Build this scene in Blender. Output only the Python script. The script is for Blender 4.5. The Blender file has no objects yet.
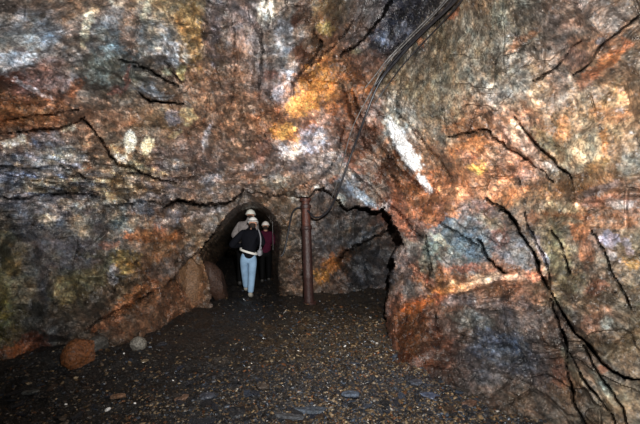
import bpy, bmesh, math, random
import numpy as np
from mathutils import Vector, Matrix
C = bpy.context.scene.collection
F = 330.0; CX = 320.0; HY = 222.0; CAMZ = 1.6      # focal length in px, horizon row
rng = np.random.default_rng(7); random.seed(7)

# ------------------------------------------------------------------ helpers
def lin(c):
    c = np.asarray(c, float) / 255.0
    return np.where(c <= 0.04045, c / 12.92, ((c + 0.055) / 1.055) ** 2.4)
def at(u, v, Y):
    return Vector(((u - CX) / F * Y, Y, CAMZ - (v - HY) / F * Y))
def tag(o, label=None, cat=None, group=None, kind=None):
    if label: o['label'] = label
    if cat: o['category'] = cat
    if group: o['group'] = group
    if kind: o['kind'] = kind
    return o
def sstep(a, b, x):
    t = np.clip((x - a) / (b - a), 0, 1); return t * t * (3 - 2 * t)
def link(name, me, mat, parent=None):
    o = bpy.data.objects.new(name, me); C.objects.link(o)
    if mat is not None: me.materials.clear(); me.materials.append(mat)
    if parent is not None: o.parent = parent
    return o
def mesh_np(name, V, Fc, col=None, smooth=True, sharp=None):
    me = bpy.data.meshes.new(name)
    V = np.ascontiguousarray(V, np.float32); Fc = np.ascontiguousarray(Fc, np.int32)
    n, k = Fc.shape
    me.vertices.add(len(V)); me.vertices.foreach_set('co', V.ravel())
    me.loops.add(n * k); me.loops.foreach_set('vertex_index', Fc.ravel())
    me.polygons.add(n); me.polygons.foreach_set('loop_start', np.arange(0, n * k, k, dtype=np.int32))
    me.update(calc_edges=True); me.validate()
    me.polygons.foreach_set('use_smooth', np.full(len(me.polygons), smooth))
    if sharp is not None: me.set_sharp_from_angle(angle=math.radians(sharp))
    if col is not None:
        a = me.color_attributes.new('Col', 'FLOAT_COLOR', 'POINT')
        c4 = np.ones((len(V), 4), np.float32); c4[:, :col.shape[1]] = col
        a.data.foreach_set('color', c4.ravel())
    return me

# ------------------------------------------------------------------ noise
def h3(ix, iy, iz, s=0):
    h = (ix.astype(np.int64) * 374761393 + iy.astype(np.int64) * 668265263 + iz.astype(np.int64) * 2147483647 + s * 1274126177) & 0xFFFFFFFF
    h = ((h ^ (h >> 13)) * 1274126177) & 0xFFFFFFFF
    h = ((h ^ (h >> 16)) * 2246822519) & 0xFFFFFFFF
    h = h ^ (h >> 15)
    return (h & 0xFFFFFF) / float(0x1000000)
def noise(p, s=0):
    i = np.floor(p); f = p - i; w = f * f * f * (f * (f * 6 - 15) + 10)
    r = 0
    for a in (0, 1):
        for b in (0, 1):
            for c in (0, 1):
                X, Y, Z = i[:, 0] + a, i[:, 1] + b, i[:, 2] + c
                h = h3(X, Y, Z, s) * 6.28318; z = h3(X, Y, Z, s + 77) * 2 - 1; q = np.sqrt(1 - z * z)
                g = q * np.cos(h) * (f[:, 0] - a) + q * np.sin(h) * (f[:, 1] - b) + z * (f[:, 2] - c)
                r = r + g * (w[:, 0] if a else 1 - w[:, 0]) * (w[:, 1] if b else 1 - w[:, 1]) * (w[:, 2] if c else 1 - w[:, 2])
    return r * 1.6
def fbm(p, oct=4, s=0, gain=0.5):
    r = 0; a = 1; t = 0
    for k in range(oct):
        r = r + a * noise(p * (2.03 ** k) + 11.3 * k, s + k); t += a; a *= gain
    return r / t * 1.5
def facet(p, s=0, sign=1, k=.42):
    """broken rock: the outer envelope of one tilted, slightly hollow plane per cell; continuous, with sharp creases"""
    i = np.floor(p); best = np.full(len(p), -9e9); sec = best.copy(); rid = np.zeros(len(p))
    for a in (-1, 0, 1):
        for b in (-1, 0, 1):
            for c in (-1, 0, 1):
                X, Y, Z = i[:, 0] + a, i[:, 1] + b, i[:, 2] + c
                dx = p[:, 0] - X - h3(X, Y, Z, s); dy = p[:, 1] - Y - h3(X, Y, Z, s + 1); dz = p[:, 2] - Z - h3(X, Y, Z, s + 2)
                o = (dx * (h3(X, Y, Z, s + 3) - .5) + dy * (h3(X, Y, Z, s + 4) - .5) + dz * (h3(X, Y, Z, s + 5) - .5)) * .9
                o = o + (h3(X, Y, Z, s + 6) - .5) * .22 - k * (dx * dx + dy * dy + dz * dz)
                m = o > best
                sec = np.where(m, best, np.maximum(sec, o)); rid = np.where(m, h3(X, Y, Z, s + 9), rid); best = np.where(m, o, best)
    return -sign * (best + .12) * 2.0, (best - sec) * 1.6, rid
def aniso(P, ang, along, perp, dep):
    """world coordinates stretched along a bedding direction (degrees, up from +X, in the XZ plane)"""
    a = math.radians(ang); ca, sa = math.cos(a), math.sin(a)
    return np.stack([(P[:, 0] * ca + P[:, 2] * sa) * along, P[:, 1] * dep, (-P[:, 0] * sa + P[:, 2] * ca) * perp], 1)

# ------------------------------------------------------------------ 2-D chart tools
def pdist(U, V, pts):
    """distance to a polyline, signed side (+ = to the right of its travel, y down) and run along it 0..1"""
    pts = np.array(pts, float); best = np.full(U.shape, 9e9); side = np.zeros(U.shape); run = np.zeros(U.shape)
    L = np.r_[0, np.cumsum(np.hypot(*(pts[1:] - pts[:-1]).T))]; T = L[-1]
    for k in range(len(pts) - 1):
        ax, ay = pts[k]; bx, by = pts[k + 1]; ex, ey = bx - ax, by - ay; l2 = ex * ex + ey * ey
        t = np.clip(((U - ax) * ex + (V - ay) * ey) / l2, 0, 1)
        d = np.hypot(U - ax - t * ex, V - ay - t * ey)
        sd = np.sign(ex * (V - ay) - ey * (U - ax))
        m = d < best; best = np.where(m, d, best); side = np.where(m, sd, side); run = np.where(m, (L[k] + t * math.sqrt(l2)) / T, run)
    return best, side, run
def inpoly(U, V, pts):
    r = np.zeros(U.shape, bool); n = len(pts)
    for k in range(n):
        x1, y1 = pts[k]; x2, y2 = pts[(k + 1) % n]
        if y1 == y2: continue
        c = ((y1 > V) != (y2 > V)) & (U < (x2 - x1) * (V - y1) / (y2 - y1) + x1)
        r ^= c
    return r
def rbf(ctrl):
    c = np.array(ctrl, float); X = c[:, :2] / 100; y = np.log(c[:, 2]); n = len(c)
    def ph(r2): return np.where(r2 > 1e-12, 0.5 * r2 * np.log(np.maximum(r2, 1e-12)), 0)
    K = ph(((X[:, None] - X[None]) ** 2).sum(2)) + np.eye(n) * 0.03
    Q = np.c_[np.ones(n), X]; A = np.block([[K, Q], [Q.T, np.zeros((3, 3))]])
    w = np.linalg.solve(A, np.r_[y, 0, 0, 0])
    def f(U, V):
        u = U / 100; v = V / 100; r = w[n] + w[n + 1] * u + w[n + 2] * v
        for k in range(n): r = r + w[k] * ph((u - X[k, 0]) ** 2 + (v - X[k, 1]) ** 2)
        return np.exp(r)
    return f

# distances of the rock measured at points of the view
A_CTRL = [(0,430,3.85),(80,430,4.1),(130,430,4.5),(200,430,6.2),(215,330,6.25),(210,270,6.5),(0,300,3.75),(0,212,3.8),(0,150,3.75),(0,100,3.55),(0,50,3.2),(0,0,2.75),
 (80,350,4.1),(130,340,4.5),(80,300,4.3),(80,212,4.55),(80,150,4.45),(80,100,4.2),(80,50,3.7),(80,0,3.15),(200,310,6.2),(195,280,6.3),
 (160,300,5.3),(160,250,5.6),(160,200,5.6),(160,150,5.2),(160,100,4.7),(160,50,4.1),(160,0,3.55),(240,190,6.2),(240,150,5.65),(240,100,5.0),(240,50,4.3),(240,0,3.75),
 (320,185,6.3),(320,150,5.85),(320,100,5.2),(320,50,4.6),(320,0,4.1),(388,203,5.9),(370,150,5.7),(370,100,5.3),(385,50,5.0),(400,0,4.6),
 (430,180,5.0),(430,140,4.7),(430,100,4.35),(450,50,3.9),(470,0,3.4),(500,200,4.1),(500,150,3.9),(500,100,3.6),(500,50,3.25),(510,0,2.9),
 (570,200,3.25),(570,150,3.15),(570,100,3.0),(570,50,2.75),(570,0,2.5),(640,212,2.65),(640,100,2.5),(640,0,2.2),(640,300,2.55),(640,424,2.3),
 (403,240,5.1),(395,300,4.9),(392,330,4.75),(450,250,4.4),(450,300,4.15),(450,350,3.75),(405,360,4.0),(450,378,3.4),(500,250,3.85),(500,300,3.65),(500,370,3.3),(520,400,2.97),
 (580,250,3.05),(580,300,2.95),(580,350,2.75),(575,424,2.6),(390,500,4.7),(450,500,3.4),(520,500,2.95),
 (-200,200,3.0),(-200,0,2.5),(-200,430,3.1),(-500,200,1.9),(-500,430,1.9),(-500,-100,1.6),(0,-150,2.0),(200,-150,2.45),(400,-150,2.8),(600,-150,1.9),(0,-450,1.1),(300,-450,1.35),(600,-450,1.1),
 (800,200,1.95),(800,0,1.75),(800,430,1.85),(1100,200,1.25),(1100,430,1.25),(1100,-100,1.1),(-700,-500,.9),(1300,-500,.75),(0,800,3.8),(640,800,2.3),(300,800,6.5),(-600,800,1.7),(1200,800,1.1)]
B_CTRL = [(200,240,6.6),(215,210,6.6),(240,197,6.8),(290,203,7.0),(290,240,7.2),(290,290,7.4),(320,200,7.3),(320,235,7.5),(340,230,7.7),(335,265,7.7),(330,290,7.7),
 (370,215,8.0),(395,225,8.3),(375,250,8.6),(400,280,8.1),(375,280,8.0),(350,285,7.8),(410,240,8.6),(200,330,6.6),(300,330,7.5),(400,330,8.0),(300,170,7.0),(400,190,8.4),(250,250,7.0)]
BROW = [(243,191),(252,193),(262,192),(270,195),(285,195),(292,197),(305,198),(311,196),(314,191),(318,188),(324,188),(330,192),(334,197),(340,203),(347,210),(351,208),(355,206),(365,206),(372,211),(380,211),(385,206)]
JAMB = [(384,209),(388,215),(394,224),(399,233),(403,243),(397,249),(393,254),(393,266),(391,276),(389,290),(386,300),(385,315),(388,340),(388,470)]
SLAB = [(216,330),(214,306),(211,288),(207,272),(203,260),(200,251),(213,233),(225,218),(236,208)]
OPEN = BROW + JAMB + [(216,470)] + SLAB
MOUTH = [(198,252),(206,240),(213,233),(225,218),(235,208),(244,203),(252,201),(260,203),(268,208),(274,214),(279,222),(282,232),(281,250),(279,270),(281,300),(284,470),(160,470),(182,290)]
# (points, half width px, groove depth m, recess of the right-hand side m, recess reach px)
CRACKS = [
 ([(80,118),(92,127),(103,142),(113,160),(118,166),(128,166),(137,171),(150,177),(160,179),(175,183)],1.25,.5,.10,14),
 ([(163,207),(172,203),(180,202),(190,202),(200,205),(215,205),(225,204),(233,200),(243,191)],2.6,.9,.30,30),
 ([(133,66),(150,70),(165,80),(178,86)],1.2,.35,.08,10),([(120,60),(135,64),(150,73),(168,80)],.9,.3,.05,8),
 ([(138,92),(150,101),(165,101),(174,103),(183,103)],1.7,.5,.16,9),
 ([(0,134),(20,131),(45,130),(60,129),(75,122),(85,117)],1.2,.4,.06,12),([(0,198),(20,199),(40,195),(60,194),(90,195),(104,199)],1.1,.35,.05,8),
 ([(60,165),(75,172),(85,178),(98,182)],.9,.3,.03,8),([(30,181),(60,184),(92,183),(110,187)],.8,.25,.03,6),([(0,166),(25,168),(55,166)],.8,.25,.03,6),([(100,207),(125,205),(150,200),(165,206)],.8,.3,.03,8),
 ([(0,120),(30,117),(60,113),(80,110)],.8,.25,.05,6),([(165,62),(172,72),(182,84)],.8,.2,.03,6),
 ([(498,210),(508,212),(516,225),(524,238),(533,252),(536,262),(539,272),(545,283),(551,293)],2.3,.6,.06,16),
 ([(551,293),(556,303),(563,313),(568,322),(576,335),(586,344),(600,360),(612,371),(625,377),(645,382)],1.9,.6,.05,12),
 ([(524,212),(530,232),(540,248),(547,268),(550,290)],.8,.3,.03,6),
 ([(551,300),(556,318),(562,332),(568,352),(567,365),(571,385),(573,403),(583,420),(590,430)],1.9,.5,-.10,14),
 ([(569,352),(580,372),(590,388),(603,402),(612,415),(618,430)],1.2,.4,.03,6),([(583,346),(600,375),(615,395),(628,422)],1.1,.4,.03,6),
 ([(552,231),(560,243),(565,260),(570,274)],1.2,.35,.03,6),([(592,230),(607,257),(613,275),(625,295),(632,310)],.9,.3,.03,6),
 ([(478,238),(482,245),(487,257),(500,270),(506,273)],1.6,.45,.06,10),
 ([(445,137),(460,135),(470,132),(487,130),(497,140),(507,148),(520,155),(533,165),(545,173),(552,182)],1.1,.35,.07,12),
 ([(515,118),(525,130),(535,142),(545,153),(555,162),(562,170),(572,178)],1.4,.4,.06,12),
 ([(532,80),(540,77),(555,68),(565,57),(571,49),(582,40)],1.1,.3,.05,8),([(573,76),(590,63),(596,50),(608,40),(625,27),(640,16)],1.2,.35,.05,8),
 ([(485,198),(493,203),(500,207),(508,212)],1.3,.35,.03,8),
 ([(400,85),(397,112),(410,125),(430,150),(442,162),(452,180)],1.3,.16,.10,20),
 ([(352,92),(362,118),(380,145),(398,168),(415,182),(432,196)],1.6,.12,.12,9),([(343,85),(352,118),(368,148),(386,168),(402,188)],1.5,.12,.08,9),
 ([(396,-10),(380,20),(366,36),(352,48),(340,56)],1.7,.6,-.15,16),([(462,-10),(445,12),(430,24),(408,44),(390,64),(376,86)],2.0,.4,-.35,22),
 ([(352,22),(345,34),(330,50),(312,66)],1.1,.3,.05,8),([(312,30),(322,42),(316,56),(300,72),(292,88)],1.2,.3,.05,8),
 ([(388,203),(398,212),(408,224),(416,234),(425,240)],1.1,.3,.06,8),([(425,236),(428,252),(430,275),(427,290)],.9,.25,.02,6),
 ([(404,262),(418,274),(432,287)],.9,.1,.02,4),([(408,259),(420,270),(434,283)],.8,.1,.02,4),
 ([(440,222),(452,230),(466,238),(478,246)],.9,.2,.03,8),([(285,196),(278,182),(262,176),(248,183)],.8,.2,.03,8),
 ([(160,180),(190,178),(215,172)],.7,.2,.03,6),([(85,330),(110,314),(140,300),(160,286)],1.0,.2,.12,16),([(345,120),(340,150),(325,175),(318,188)],.9,.15,.04,10),
 ([(350,170),(362,180),(376,192),(384,203)],1.0,.15,.06,10),([(232,20),(236,60),(233,95),(226,120)],1.0,.12,.03,10),([(260,20),(262,60),(258,100)],.9,.12,.03,10),
]
CRACKS.append(([(201,249),(190,259),(180,270),(170,281),(163,289)],.8,.15,-.34,18))
INNER = [([(398,222),(380,234),(362,243),(348,250),(334,262)],1.0,.3,-.9,26),([(402,216),(385,224),(365,236)],.8,.2,.05,6)]

def angular_radius(poly, vx, vy):
    th = np.linspace(-math.pi, math.pi, 721); R = np.zeros_like(th)
    for k, t in enumerate(th):
        dx, dy = math.cos(t), math.sin(t); best = 1.0
        for j in range(len(poly)):
            (x1, y1), (x2, y2) = poly[j], poly[(j + 1) % len(poly)]
            ex, ey = x2 - x1, y2 - y1; den = dx * ey - dy * ex
            if abs(den) < 1e-9: continue
            r = ((x1 - vx) * ey - (y1 - vy) * ex) / den; s = ((x1 - vx) * dy - (y1 - vy) * dx) / den
            if r > 0 and 0 <= s <= 1: best = max(best, r)
        R[k] = best
    return th, R

# ------------------------------------------------------------------ colours
GX = np.arange(0, 641, 40.)
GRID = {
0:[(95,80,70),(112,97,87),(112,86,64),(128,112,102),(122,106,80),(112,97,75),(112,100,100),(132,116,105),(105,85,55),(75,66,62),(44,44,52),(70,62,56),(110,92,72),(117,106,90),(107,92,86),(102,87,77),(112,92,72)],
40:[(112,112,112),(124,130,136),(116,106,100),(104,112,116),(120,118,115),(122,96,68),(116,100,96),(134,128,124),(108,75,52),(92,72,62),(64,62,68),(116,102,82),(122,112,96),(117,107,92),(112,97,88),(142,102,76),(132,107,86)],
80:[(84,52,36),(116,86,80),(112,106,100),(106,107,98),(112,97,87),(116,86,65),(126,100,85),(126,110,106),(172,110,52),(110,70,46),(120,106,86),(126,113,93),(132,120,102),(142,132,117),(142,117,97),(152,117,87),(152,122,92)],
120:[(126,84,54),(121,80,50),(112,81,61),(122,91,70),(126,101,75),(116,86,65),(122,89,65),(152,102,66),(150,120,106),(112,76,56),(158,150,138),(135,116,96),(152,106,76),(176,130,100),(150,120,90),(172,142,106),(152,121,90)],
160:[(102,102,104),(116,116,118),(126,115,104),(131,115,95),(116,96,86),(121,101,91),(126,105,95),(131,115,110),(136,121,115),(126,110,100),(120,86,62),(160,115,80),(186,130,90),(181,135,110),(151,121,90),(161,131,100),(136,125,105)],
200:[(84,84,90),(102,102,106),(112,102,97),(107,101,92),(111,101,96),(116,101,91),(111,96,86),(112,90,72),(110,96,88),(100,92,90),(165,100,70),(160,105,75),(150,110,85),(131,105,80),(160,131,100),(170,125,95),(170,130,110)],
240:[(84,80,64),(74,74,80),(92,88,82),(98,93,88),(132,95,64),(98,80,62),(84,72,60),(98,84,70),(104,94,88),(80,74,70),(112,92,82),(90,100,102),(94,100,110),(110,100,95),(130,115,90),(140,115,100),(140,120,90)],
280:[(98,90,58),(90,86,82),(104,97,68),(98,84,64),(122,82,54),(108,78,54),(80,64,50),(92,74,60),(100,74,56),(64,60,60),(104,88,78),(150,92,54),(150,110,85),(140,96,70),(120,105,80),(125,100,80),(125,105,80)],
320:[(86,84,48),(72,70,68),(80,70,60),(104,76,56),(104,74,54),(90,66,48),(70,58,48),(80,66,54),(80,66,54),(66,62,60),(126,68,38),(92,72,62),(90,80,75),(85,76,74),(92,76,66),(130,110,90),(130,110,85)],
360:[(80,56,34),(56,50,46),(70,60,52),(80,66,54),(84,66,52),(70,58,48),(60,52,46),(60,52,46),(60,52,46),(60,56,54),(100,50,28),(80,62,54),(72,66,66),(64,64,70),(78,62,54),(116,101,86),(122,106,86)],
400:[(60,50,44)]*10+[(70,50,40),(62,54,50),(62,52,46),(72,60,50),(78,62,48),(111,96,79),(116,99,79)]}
# (x, y, rx, ry, tilt down-right deg, colour, strength)
PATCH = [
 (12,62,24,10,-8,(178,188,198),.6),(38,40,14,9,0,(170,182,196),.6),(20,18,7,15,10,(160,162,170),.5),(85,32,4,17,8,(212,200,170),.85),(92,12,4,10,10,(190,175,150),.6),(105,48,9,3,0,(168,190,196),.7),
 (60,75,22,12,20,(135,115,115),.4),(100,72,19,19,0,(92,98,92),.7),(128,78,3,14,10,(135,60,50),.55),(118,90,10,4,-20,(140,60,45),.5),(75,88,5,12,40,(160,95,50),.6),(25,110,38,12,0,(132,82,46),.7),(10,80,16,7,20,(72,38,28),.7),(30,88,20,3,25,(205,200,205),.5),
 (130,30,10,22,0,(140,105,80),.5),(146,10,4,14,10,(215,205,175),.7),(118,5,8,4,0,(200,190,175),.6),
 (150,92,20,6,22,(150,155,160),.65),(165,60,20,5,25,(110,112,118),.5),(174,60,5,15,-28,(214,214,216),.7),(186,52,3,10,0,(225,220,215),.7),(166,36,5,16,-35,(190,196,205),.6),(181,72,4,7,0,(205,190,120),.7),(168,71,6,4,0,(205,205,170),.6),
 (190,30,12,34,-8,(150,118,66),.6),(212,25,9,40,0,(84,78,88),.55),(222,60,5,40,0,(84,62,46),.5),(240,60,10,50,0,(140,100,70),.35),(240,15,20,16,0,(128,118,118),.5),
 (12,142,12,5,0,(215,205,190),.85),(70,128,8,3,-20,(210,200,180),.75),(48,138,14,8,0,(92,102,118),.6),(130,142,6,10,0,(232,226,212),.95),(147,146,5,10,8,(214,202,168),.92),(113,148,5,5,0,(190,175,140),.6),(120,158,8,4,0,(200,195,185),.6),
 (187,117,7,8,0,(216,188,138),.92),(176,134,8,3,-35,(205,178,130),.85),(174,118,8,7,0,(130,128,140),.6),(206,138,3,12,15,(195,185,185),.6),(185,148,20,12,20,(122,100,92),.5),(95,150,17,20,15,(124,98,78),.75),(80,158,8,9,0,(165,170,175),.6),
 (30,165,45,7,3,(150,152,158),.5),(60,155,16,8,0,(175,172,165),.5),(20,178,26,5,0,(110,116,130),.6),(60,190,40,3,0,(80,78,70),.6),(60,182,30,3,0,(176,172,166),.5),(140,168,20,5,10,(196,178,140),.5),(110,180,14,5,0,(150,125,85),.5),
 (70,205,12,5,0,(190,180,165),.5),(100,200,16,6,0,(185,178,168),.5),(140,208,14,7,30,(70,84,100),.6),(48,220,9,6,0,(196,182,160),.5),(30,228,16,12,0,(52,54,62),.7),(8,225,10,8,0,(40,38,42),.7),(5,240,9,6,0,(120,100,70),.5),(80,225,10,14,0,(190,178,156),.4),(72,245,26,10,0,(84,82,92),.6),
 (118,224,16,8,-10,(52,68,72),.65),(100,230,8,9,0,(66,62,70),.6),(135,225,9,7,0,(195,182,165),.5),(168,222,14,9,-30,(165,160,165),.5),(150,236,24,7,0,(160,92,44),.75),(178,236,8,6,0,(168,100,50),.65),(110,245,8,5,0,(160,100,70),.5),(126,262,14,12,0,(142,112,48),.6),(110,262,5,8,0,(66,70,50),.5),(113,275,6,8,0,(170,168,176),.5),
 (64,292,13,12,0,(160,144,98),.6),(25,290,12,14,0,(130,112,86),.5),(12,265,8,12,0,(150,130,84),.5),(45,285,8,16,0,(50,52,62),.6),(75,262,26,7,0,(96,92,104),.5),(3,310,8,12,0,(120,110,50),.6),(100,300,20,10,-35,(70,60,54),.6),
 (132,298,24,6,-38,(190,112,62),.85),(122,306,8,4,-38,(225,150,100),.7),(180,300,16,22,0,(118,80,56),.55),(178,262,20,10,-45,(120,112,108),.5),(160,270,12,8,-30,(92,84,80),.6),(110,320,20,6,-30,(150,90,52),.6),(15,350,20,7,-10,(176,84,34),.75),(35,340,14,8,0,(120,60,40),.6),
 (265,12,8,13,0,(232,226,214),.85),(284,38,9,22,0,(186,188,196),.6),(293,72,4,15,20,(215,208,208),.7),(282,62,4,5,0,(70,76,76),.6),(272,75,8,5,0,(110,60,44),.6),(278,92,5,9,0,(175,165,166),.6),(304,12,10,16,20,(74,48,36),.8),(296,22,5,6,0,(86,50,36),.8),(326,28,9,7,0,(160,134,66),.6),
 (302,55,8,14,-20,(98,54,32),.8),(318,45,9,10,0,(92,66,46),.6),(310,76,10,8,-35,(96,62,40),.7),(316,88,20,18,0,(205,128,48),.7),(300,106,14,10,-20,(228,150,66),.8),(284,131,12,8,0,(248,178,84),.95),(296,138,8,6,0,(226,130,60),.7),(278,118,6,12,0,(120,66,38),.6),
 (332,100,9,14,0,(176,98,40),.65),(310,125,7,5,0,(196,110,52),.6),(290,152,9,9,0,(228,220,218),.75),(312,140,14,12,-30,(186,182,190),.7),(262,150,8,12,20,(160,110,90),.5),(250,165,5,6,0,(205,195,195),.6),(240,150,12,14,0,(130,102,80),.4),(256,178,16,4,0,(185,130,95),.6),(275,182,14,6,10,(180,180,172),.5),
 (215,182,12,10,0,(176,176,180),.5),(232,178,16,6,0,(160,122,96),.4),(200,190,16,8,0,(134,112,98),.4),(175,165,14,5,0,(180,172,165),.5),(310,188,10,6,0,(160,120,95),.5),(296,198,8,2.5,0,(225,215,200),.8),(317,187,3,2,0,(240,235,225),.9),
 (345,140,5,30,-22,(130,76,48),.7),(352,105,8,22,-15,(124,72,42),.8),(368,120,7,26,35,(150,120,110),.5),(330,165,14,12,0,(160,150,148),.6),(346,172,16,14,20,(172,164,158),.7),(365,160,14,12,30,(162,128,106),.6),(352,165,12,4,40,(180,90,50),.45),(362,196,20,4,38,(176,192,208),.85),(350,190,16,4,38,(170,180,195),.6),(334,178,6,4,-20,(150,86,50),.6),(342,200,6,6,30,(190,190,180),.6),(378,190,12,12,30,(170,150,130),.5),(386,206,6,4,0,(200,195,190),.5),
 (372,135,8,34,33,(104,62,42),.85),(392,160,5,34,38,(112,66,42),.85),(382,148,3,34,36,(150,110,84),.6),(405,186,12,6,45,(150,86,50),.8),(418,197,14,9,20,(166,92,48),.75),(393,118,10,18,-10,(150,150,138),.5),(360,90,12,5,-10,(200,100,42),.7),(360,40,14,12,-30,(104,92,88),.6),(355,52,5,3,0,(160,145,110),.6),
 (402,144,7,26,-28,(255,255,255),1.),(411,158,7,14,-28,(255,255,255),1.),(425,184,4,12,-38,(250,248,245),.95),(393,128,8,12,-20,(200,205,198),.6),  # white calcite streak on the slab, its wet highlight painted in as colour
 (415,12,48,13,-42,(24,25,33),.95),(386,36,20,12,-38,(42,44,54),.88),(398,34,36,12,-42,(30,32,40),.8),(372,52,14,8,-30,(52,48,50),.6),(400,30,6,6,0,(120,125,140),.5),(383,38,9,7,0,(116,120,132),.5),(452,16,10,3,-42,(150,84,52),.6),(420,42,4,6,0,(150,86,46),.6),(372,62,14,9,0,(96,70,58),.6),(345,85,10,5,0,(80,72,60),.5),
 (500,15,10,12,0,(140,140,122),.5),(485,45,14,6,20,(160,152,134),.5),(520,42,16,5,-35,(146,96,62),.6),(500,62,20,8,0,(126,106,86),.4),(505,92,26,20,0,(150,142,130),.5),(440,95,22,30,30,(128,118,98),.5),(440,130,16,16,0,(132,120,100),.5),
 (610,60,16,6,-40,(224,118,60),.8),(628,42,8,7,-30,(218,116,64),.75),(590,78,14,6,-40,(206,112,66),.7),(575,60,12,9,0,(150,110,98),.5),(600,40,6,3,-20,(160,170,190),.6),(556,75,10,14,0,(140,118,106),.4),(610,100,20,10,-30,(206,150,92),.5),(600,25,26,12,-30,(116,108,100),.5),(585,95,24,12,-20,(140,128,110),.5),(535,95,8,14,0,(165,130,92),.5),
 (465,150,20,9,-20,(210,140,88),.7),(478,167,10,5,0,(240,182,84),.9),(468,158,12,5,30,(150,110,100),.5),(455,128,14,5,-10,(170,112,70),.6),(440,160,12,6,0,(130,100,80),.5),(448,190,22,12,0,(214,140,92),.7),(500,190,22,12,0,(224,154,104),.7),(520,172,14,7,20,(190,150,140),.5),(480,205,10,5,20,(120,104,108),.5),
 (516,132,7,12,-32,(238,206,176),.85),(528,148,6,14,-40,(230,185,155),.7),(504,130,5,18,-35,(140,112,100),.6),(545,140,8,20,-45,(140,122,88),.75),(548,168,10,8,0,(200,196,190),.4),(562,130,8,14,0,(206,140,80),.6),(560,105,10,10,0,(150,132,120),.5),
 (588,148,22,16,-10,(216,196,160),.7),(574,165,12,8,0,(226,210,180),.5),(606,140,5,18,0,(204,132,58),.75),(598,165,14,6,-30,(190,146,90),.7),(590,180,30,8,-20,(158,120,80),.7),(610,115,16,8,0,(176,120,82),.5),(630,165,12,10,0,(150,146,132),.6),(560,190,28,8,-10,(154,110,68),.7),
 (598,202,26,5,-4,(236,170,142),.8),(566,207,16,5,0,(214,190,150),.7),(620,204,14,4,0,(240,225,220),.7),(600,190,20,4,-15,(150,140,146),.5),(590,216,44,3,3,(150,92,50),.6),(600,224,30,4,0,(200,132,84),.6),
 (580,232,9,9,0,(212,124,70),.75),(586,250,7,14,0,(196,124,82),.6),(608,240,9,10,0,(176,168,186),.7),(613,256,7,5,40,(232,226,230),.6),(628,245,5,10,-20,(176,166,180),.6),(558,255,12,26,-10,(134,124,92),.7),(602,265,10,10,0,(160,142,118),.5),(632,262,8,6,0,(200,144,66),.6),(595,288,16,7,0,(176,110,82),.55),(575,285,14,8,0,(138,128,98),.6),(560,300,8,6,0,(120,116,92),.5),
 (532,218,5,8,0,(176,116,76),.6),(538,245,3,22,-22,(172,166,176),.6),(520,250,10,22,-25,(128,132,138),.6),(512,258,14,6,30,(116,124,134),.6),(500,235,9,12,0,(150,94,76),.55),(500,238,2.5,5,0,(226,216,214),.8),(465,240,30,18,35,(88,106,118),.85),(455,262,24,9,20,(96,108,108),.6),(490,222,14,6,28,(134,126,104),.6),(440,240,10,3,30,(176,172,150),.8),(470,225,20,8,30,(112,112,110),.6),
 (402,222,6,18,-30,(212,120,86),.95),(414,236,5,6,-30,(206,120,84),.7),(432,218,10,8,-10,(190,104,54),.75),(452,212,8,6,0,(196,116,60),.7),(416,213,10,6,0,(190,110,66),.6),(413,245,8,10,0,(146,140,130),.6),(430,262,11,18,0,(100,112,100),.6),(402,270,8,18,0,(134,110,100),.6),(418,272,16,3,42,(196,140,116),.7),(412,290,10,8,0,(92,92,88),.6),(441,278,4,10,0,(140,84,40),.6),
 (520,277,30,4,-2,(236,186,156),.85),(484,279,18,4,-6,(242,204,170),.85),(455,288,16,6,-18,(246,184,130),.9),(440,295,18,6,-24,(232,130,60),.9),(416,307,16,6,-24,(208,96,34),.9),(470,268,26,3,0,(150,84,58),.7),(536,276,10,4,0,(206,120,84),.7),(540,298,9,6,-20,(206,156,124),.7),(500,292,26,5,0,(130,92,68),.6),(460,300,24,6,0,(120,112,112),.5),
 (415,332,14,24,0,(104,54,26),.85),(435,350,16,22,0,(84,44,26),.8),(408,350,4,24,0,(110,52,24),.7),(470,320,24,10,20,(96,102,96),.5),(500,310,20,9,20,(74,70,72),.6),(520,325,22,14,20,(104,92,86),.5),(505,350,36,16,10,(66,74,88),.7),(540,360,14,20,0,(74,70,74),.6),(560,375,8,14,0,(110,74,60),.5),(490,335,24,5,15,(84,92,110),.6),(550,345,16,8,0,(80,70,66),.5),
 (570,315,5,12,-30,(140,124,100),.6),(575,370,4,22,-35,(150,146,128),.5),(603,385,4,20,-35,(156,160,146),.6),(590,325,10,9,0,(130,82,58),.6),(608,322,6,7,0,(190,190,170),.5),(600,350,20,8,20,(140,122,96),.5),(600,310,12,8,0,(160,112,84),.5),(625,400,14,14,0,(130,112,84),.5),(602,370,5,4,0,(170,110,80),.5),
 (332,264,12,8,-40,(176,96,34),.9),(322,276,8,7,-30,(180,120,44),.8),(346,254,7,8,-40,(112,72,44),.7),(360,238,16,4,-32,(130,132,138),.6),(372,232,16,3,-34,(120,124,130),.6),(384,232,14,4,-36,(84,60,46),.5),(318,215,10,12,0,(100,80,70),.5),(320,240,20,14,0,(104,96,96),.5),(376,268,26,20,0,(62,62,66),.8),(296,275,8,12,0,(120,96,84),.5),(290,220,6,16,20,(118,96,72),.5),(280,205,10,4,20,(140,120,100),.5),
 (215,218,22,5,-45,(128,122,118),.6),(205,212,14,4,-20,(134,124,120),.5),(240,199,14,3,-20,(140,130,122),.6)]

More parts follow.
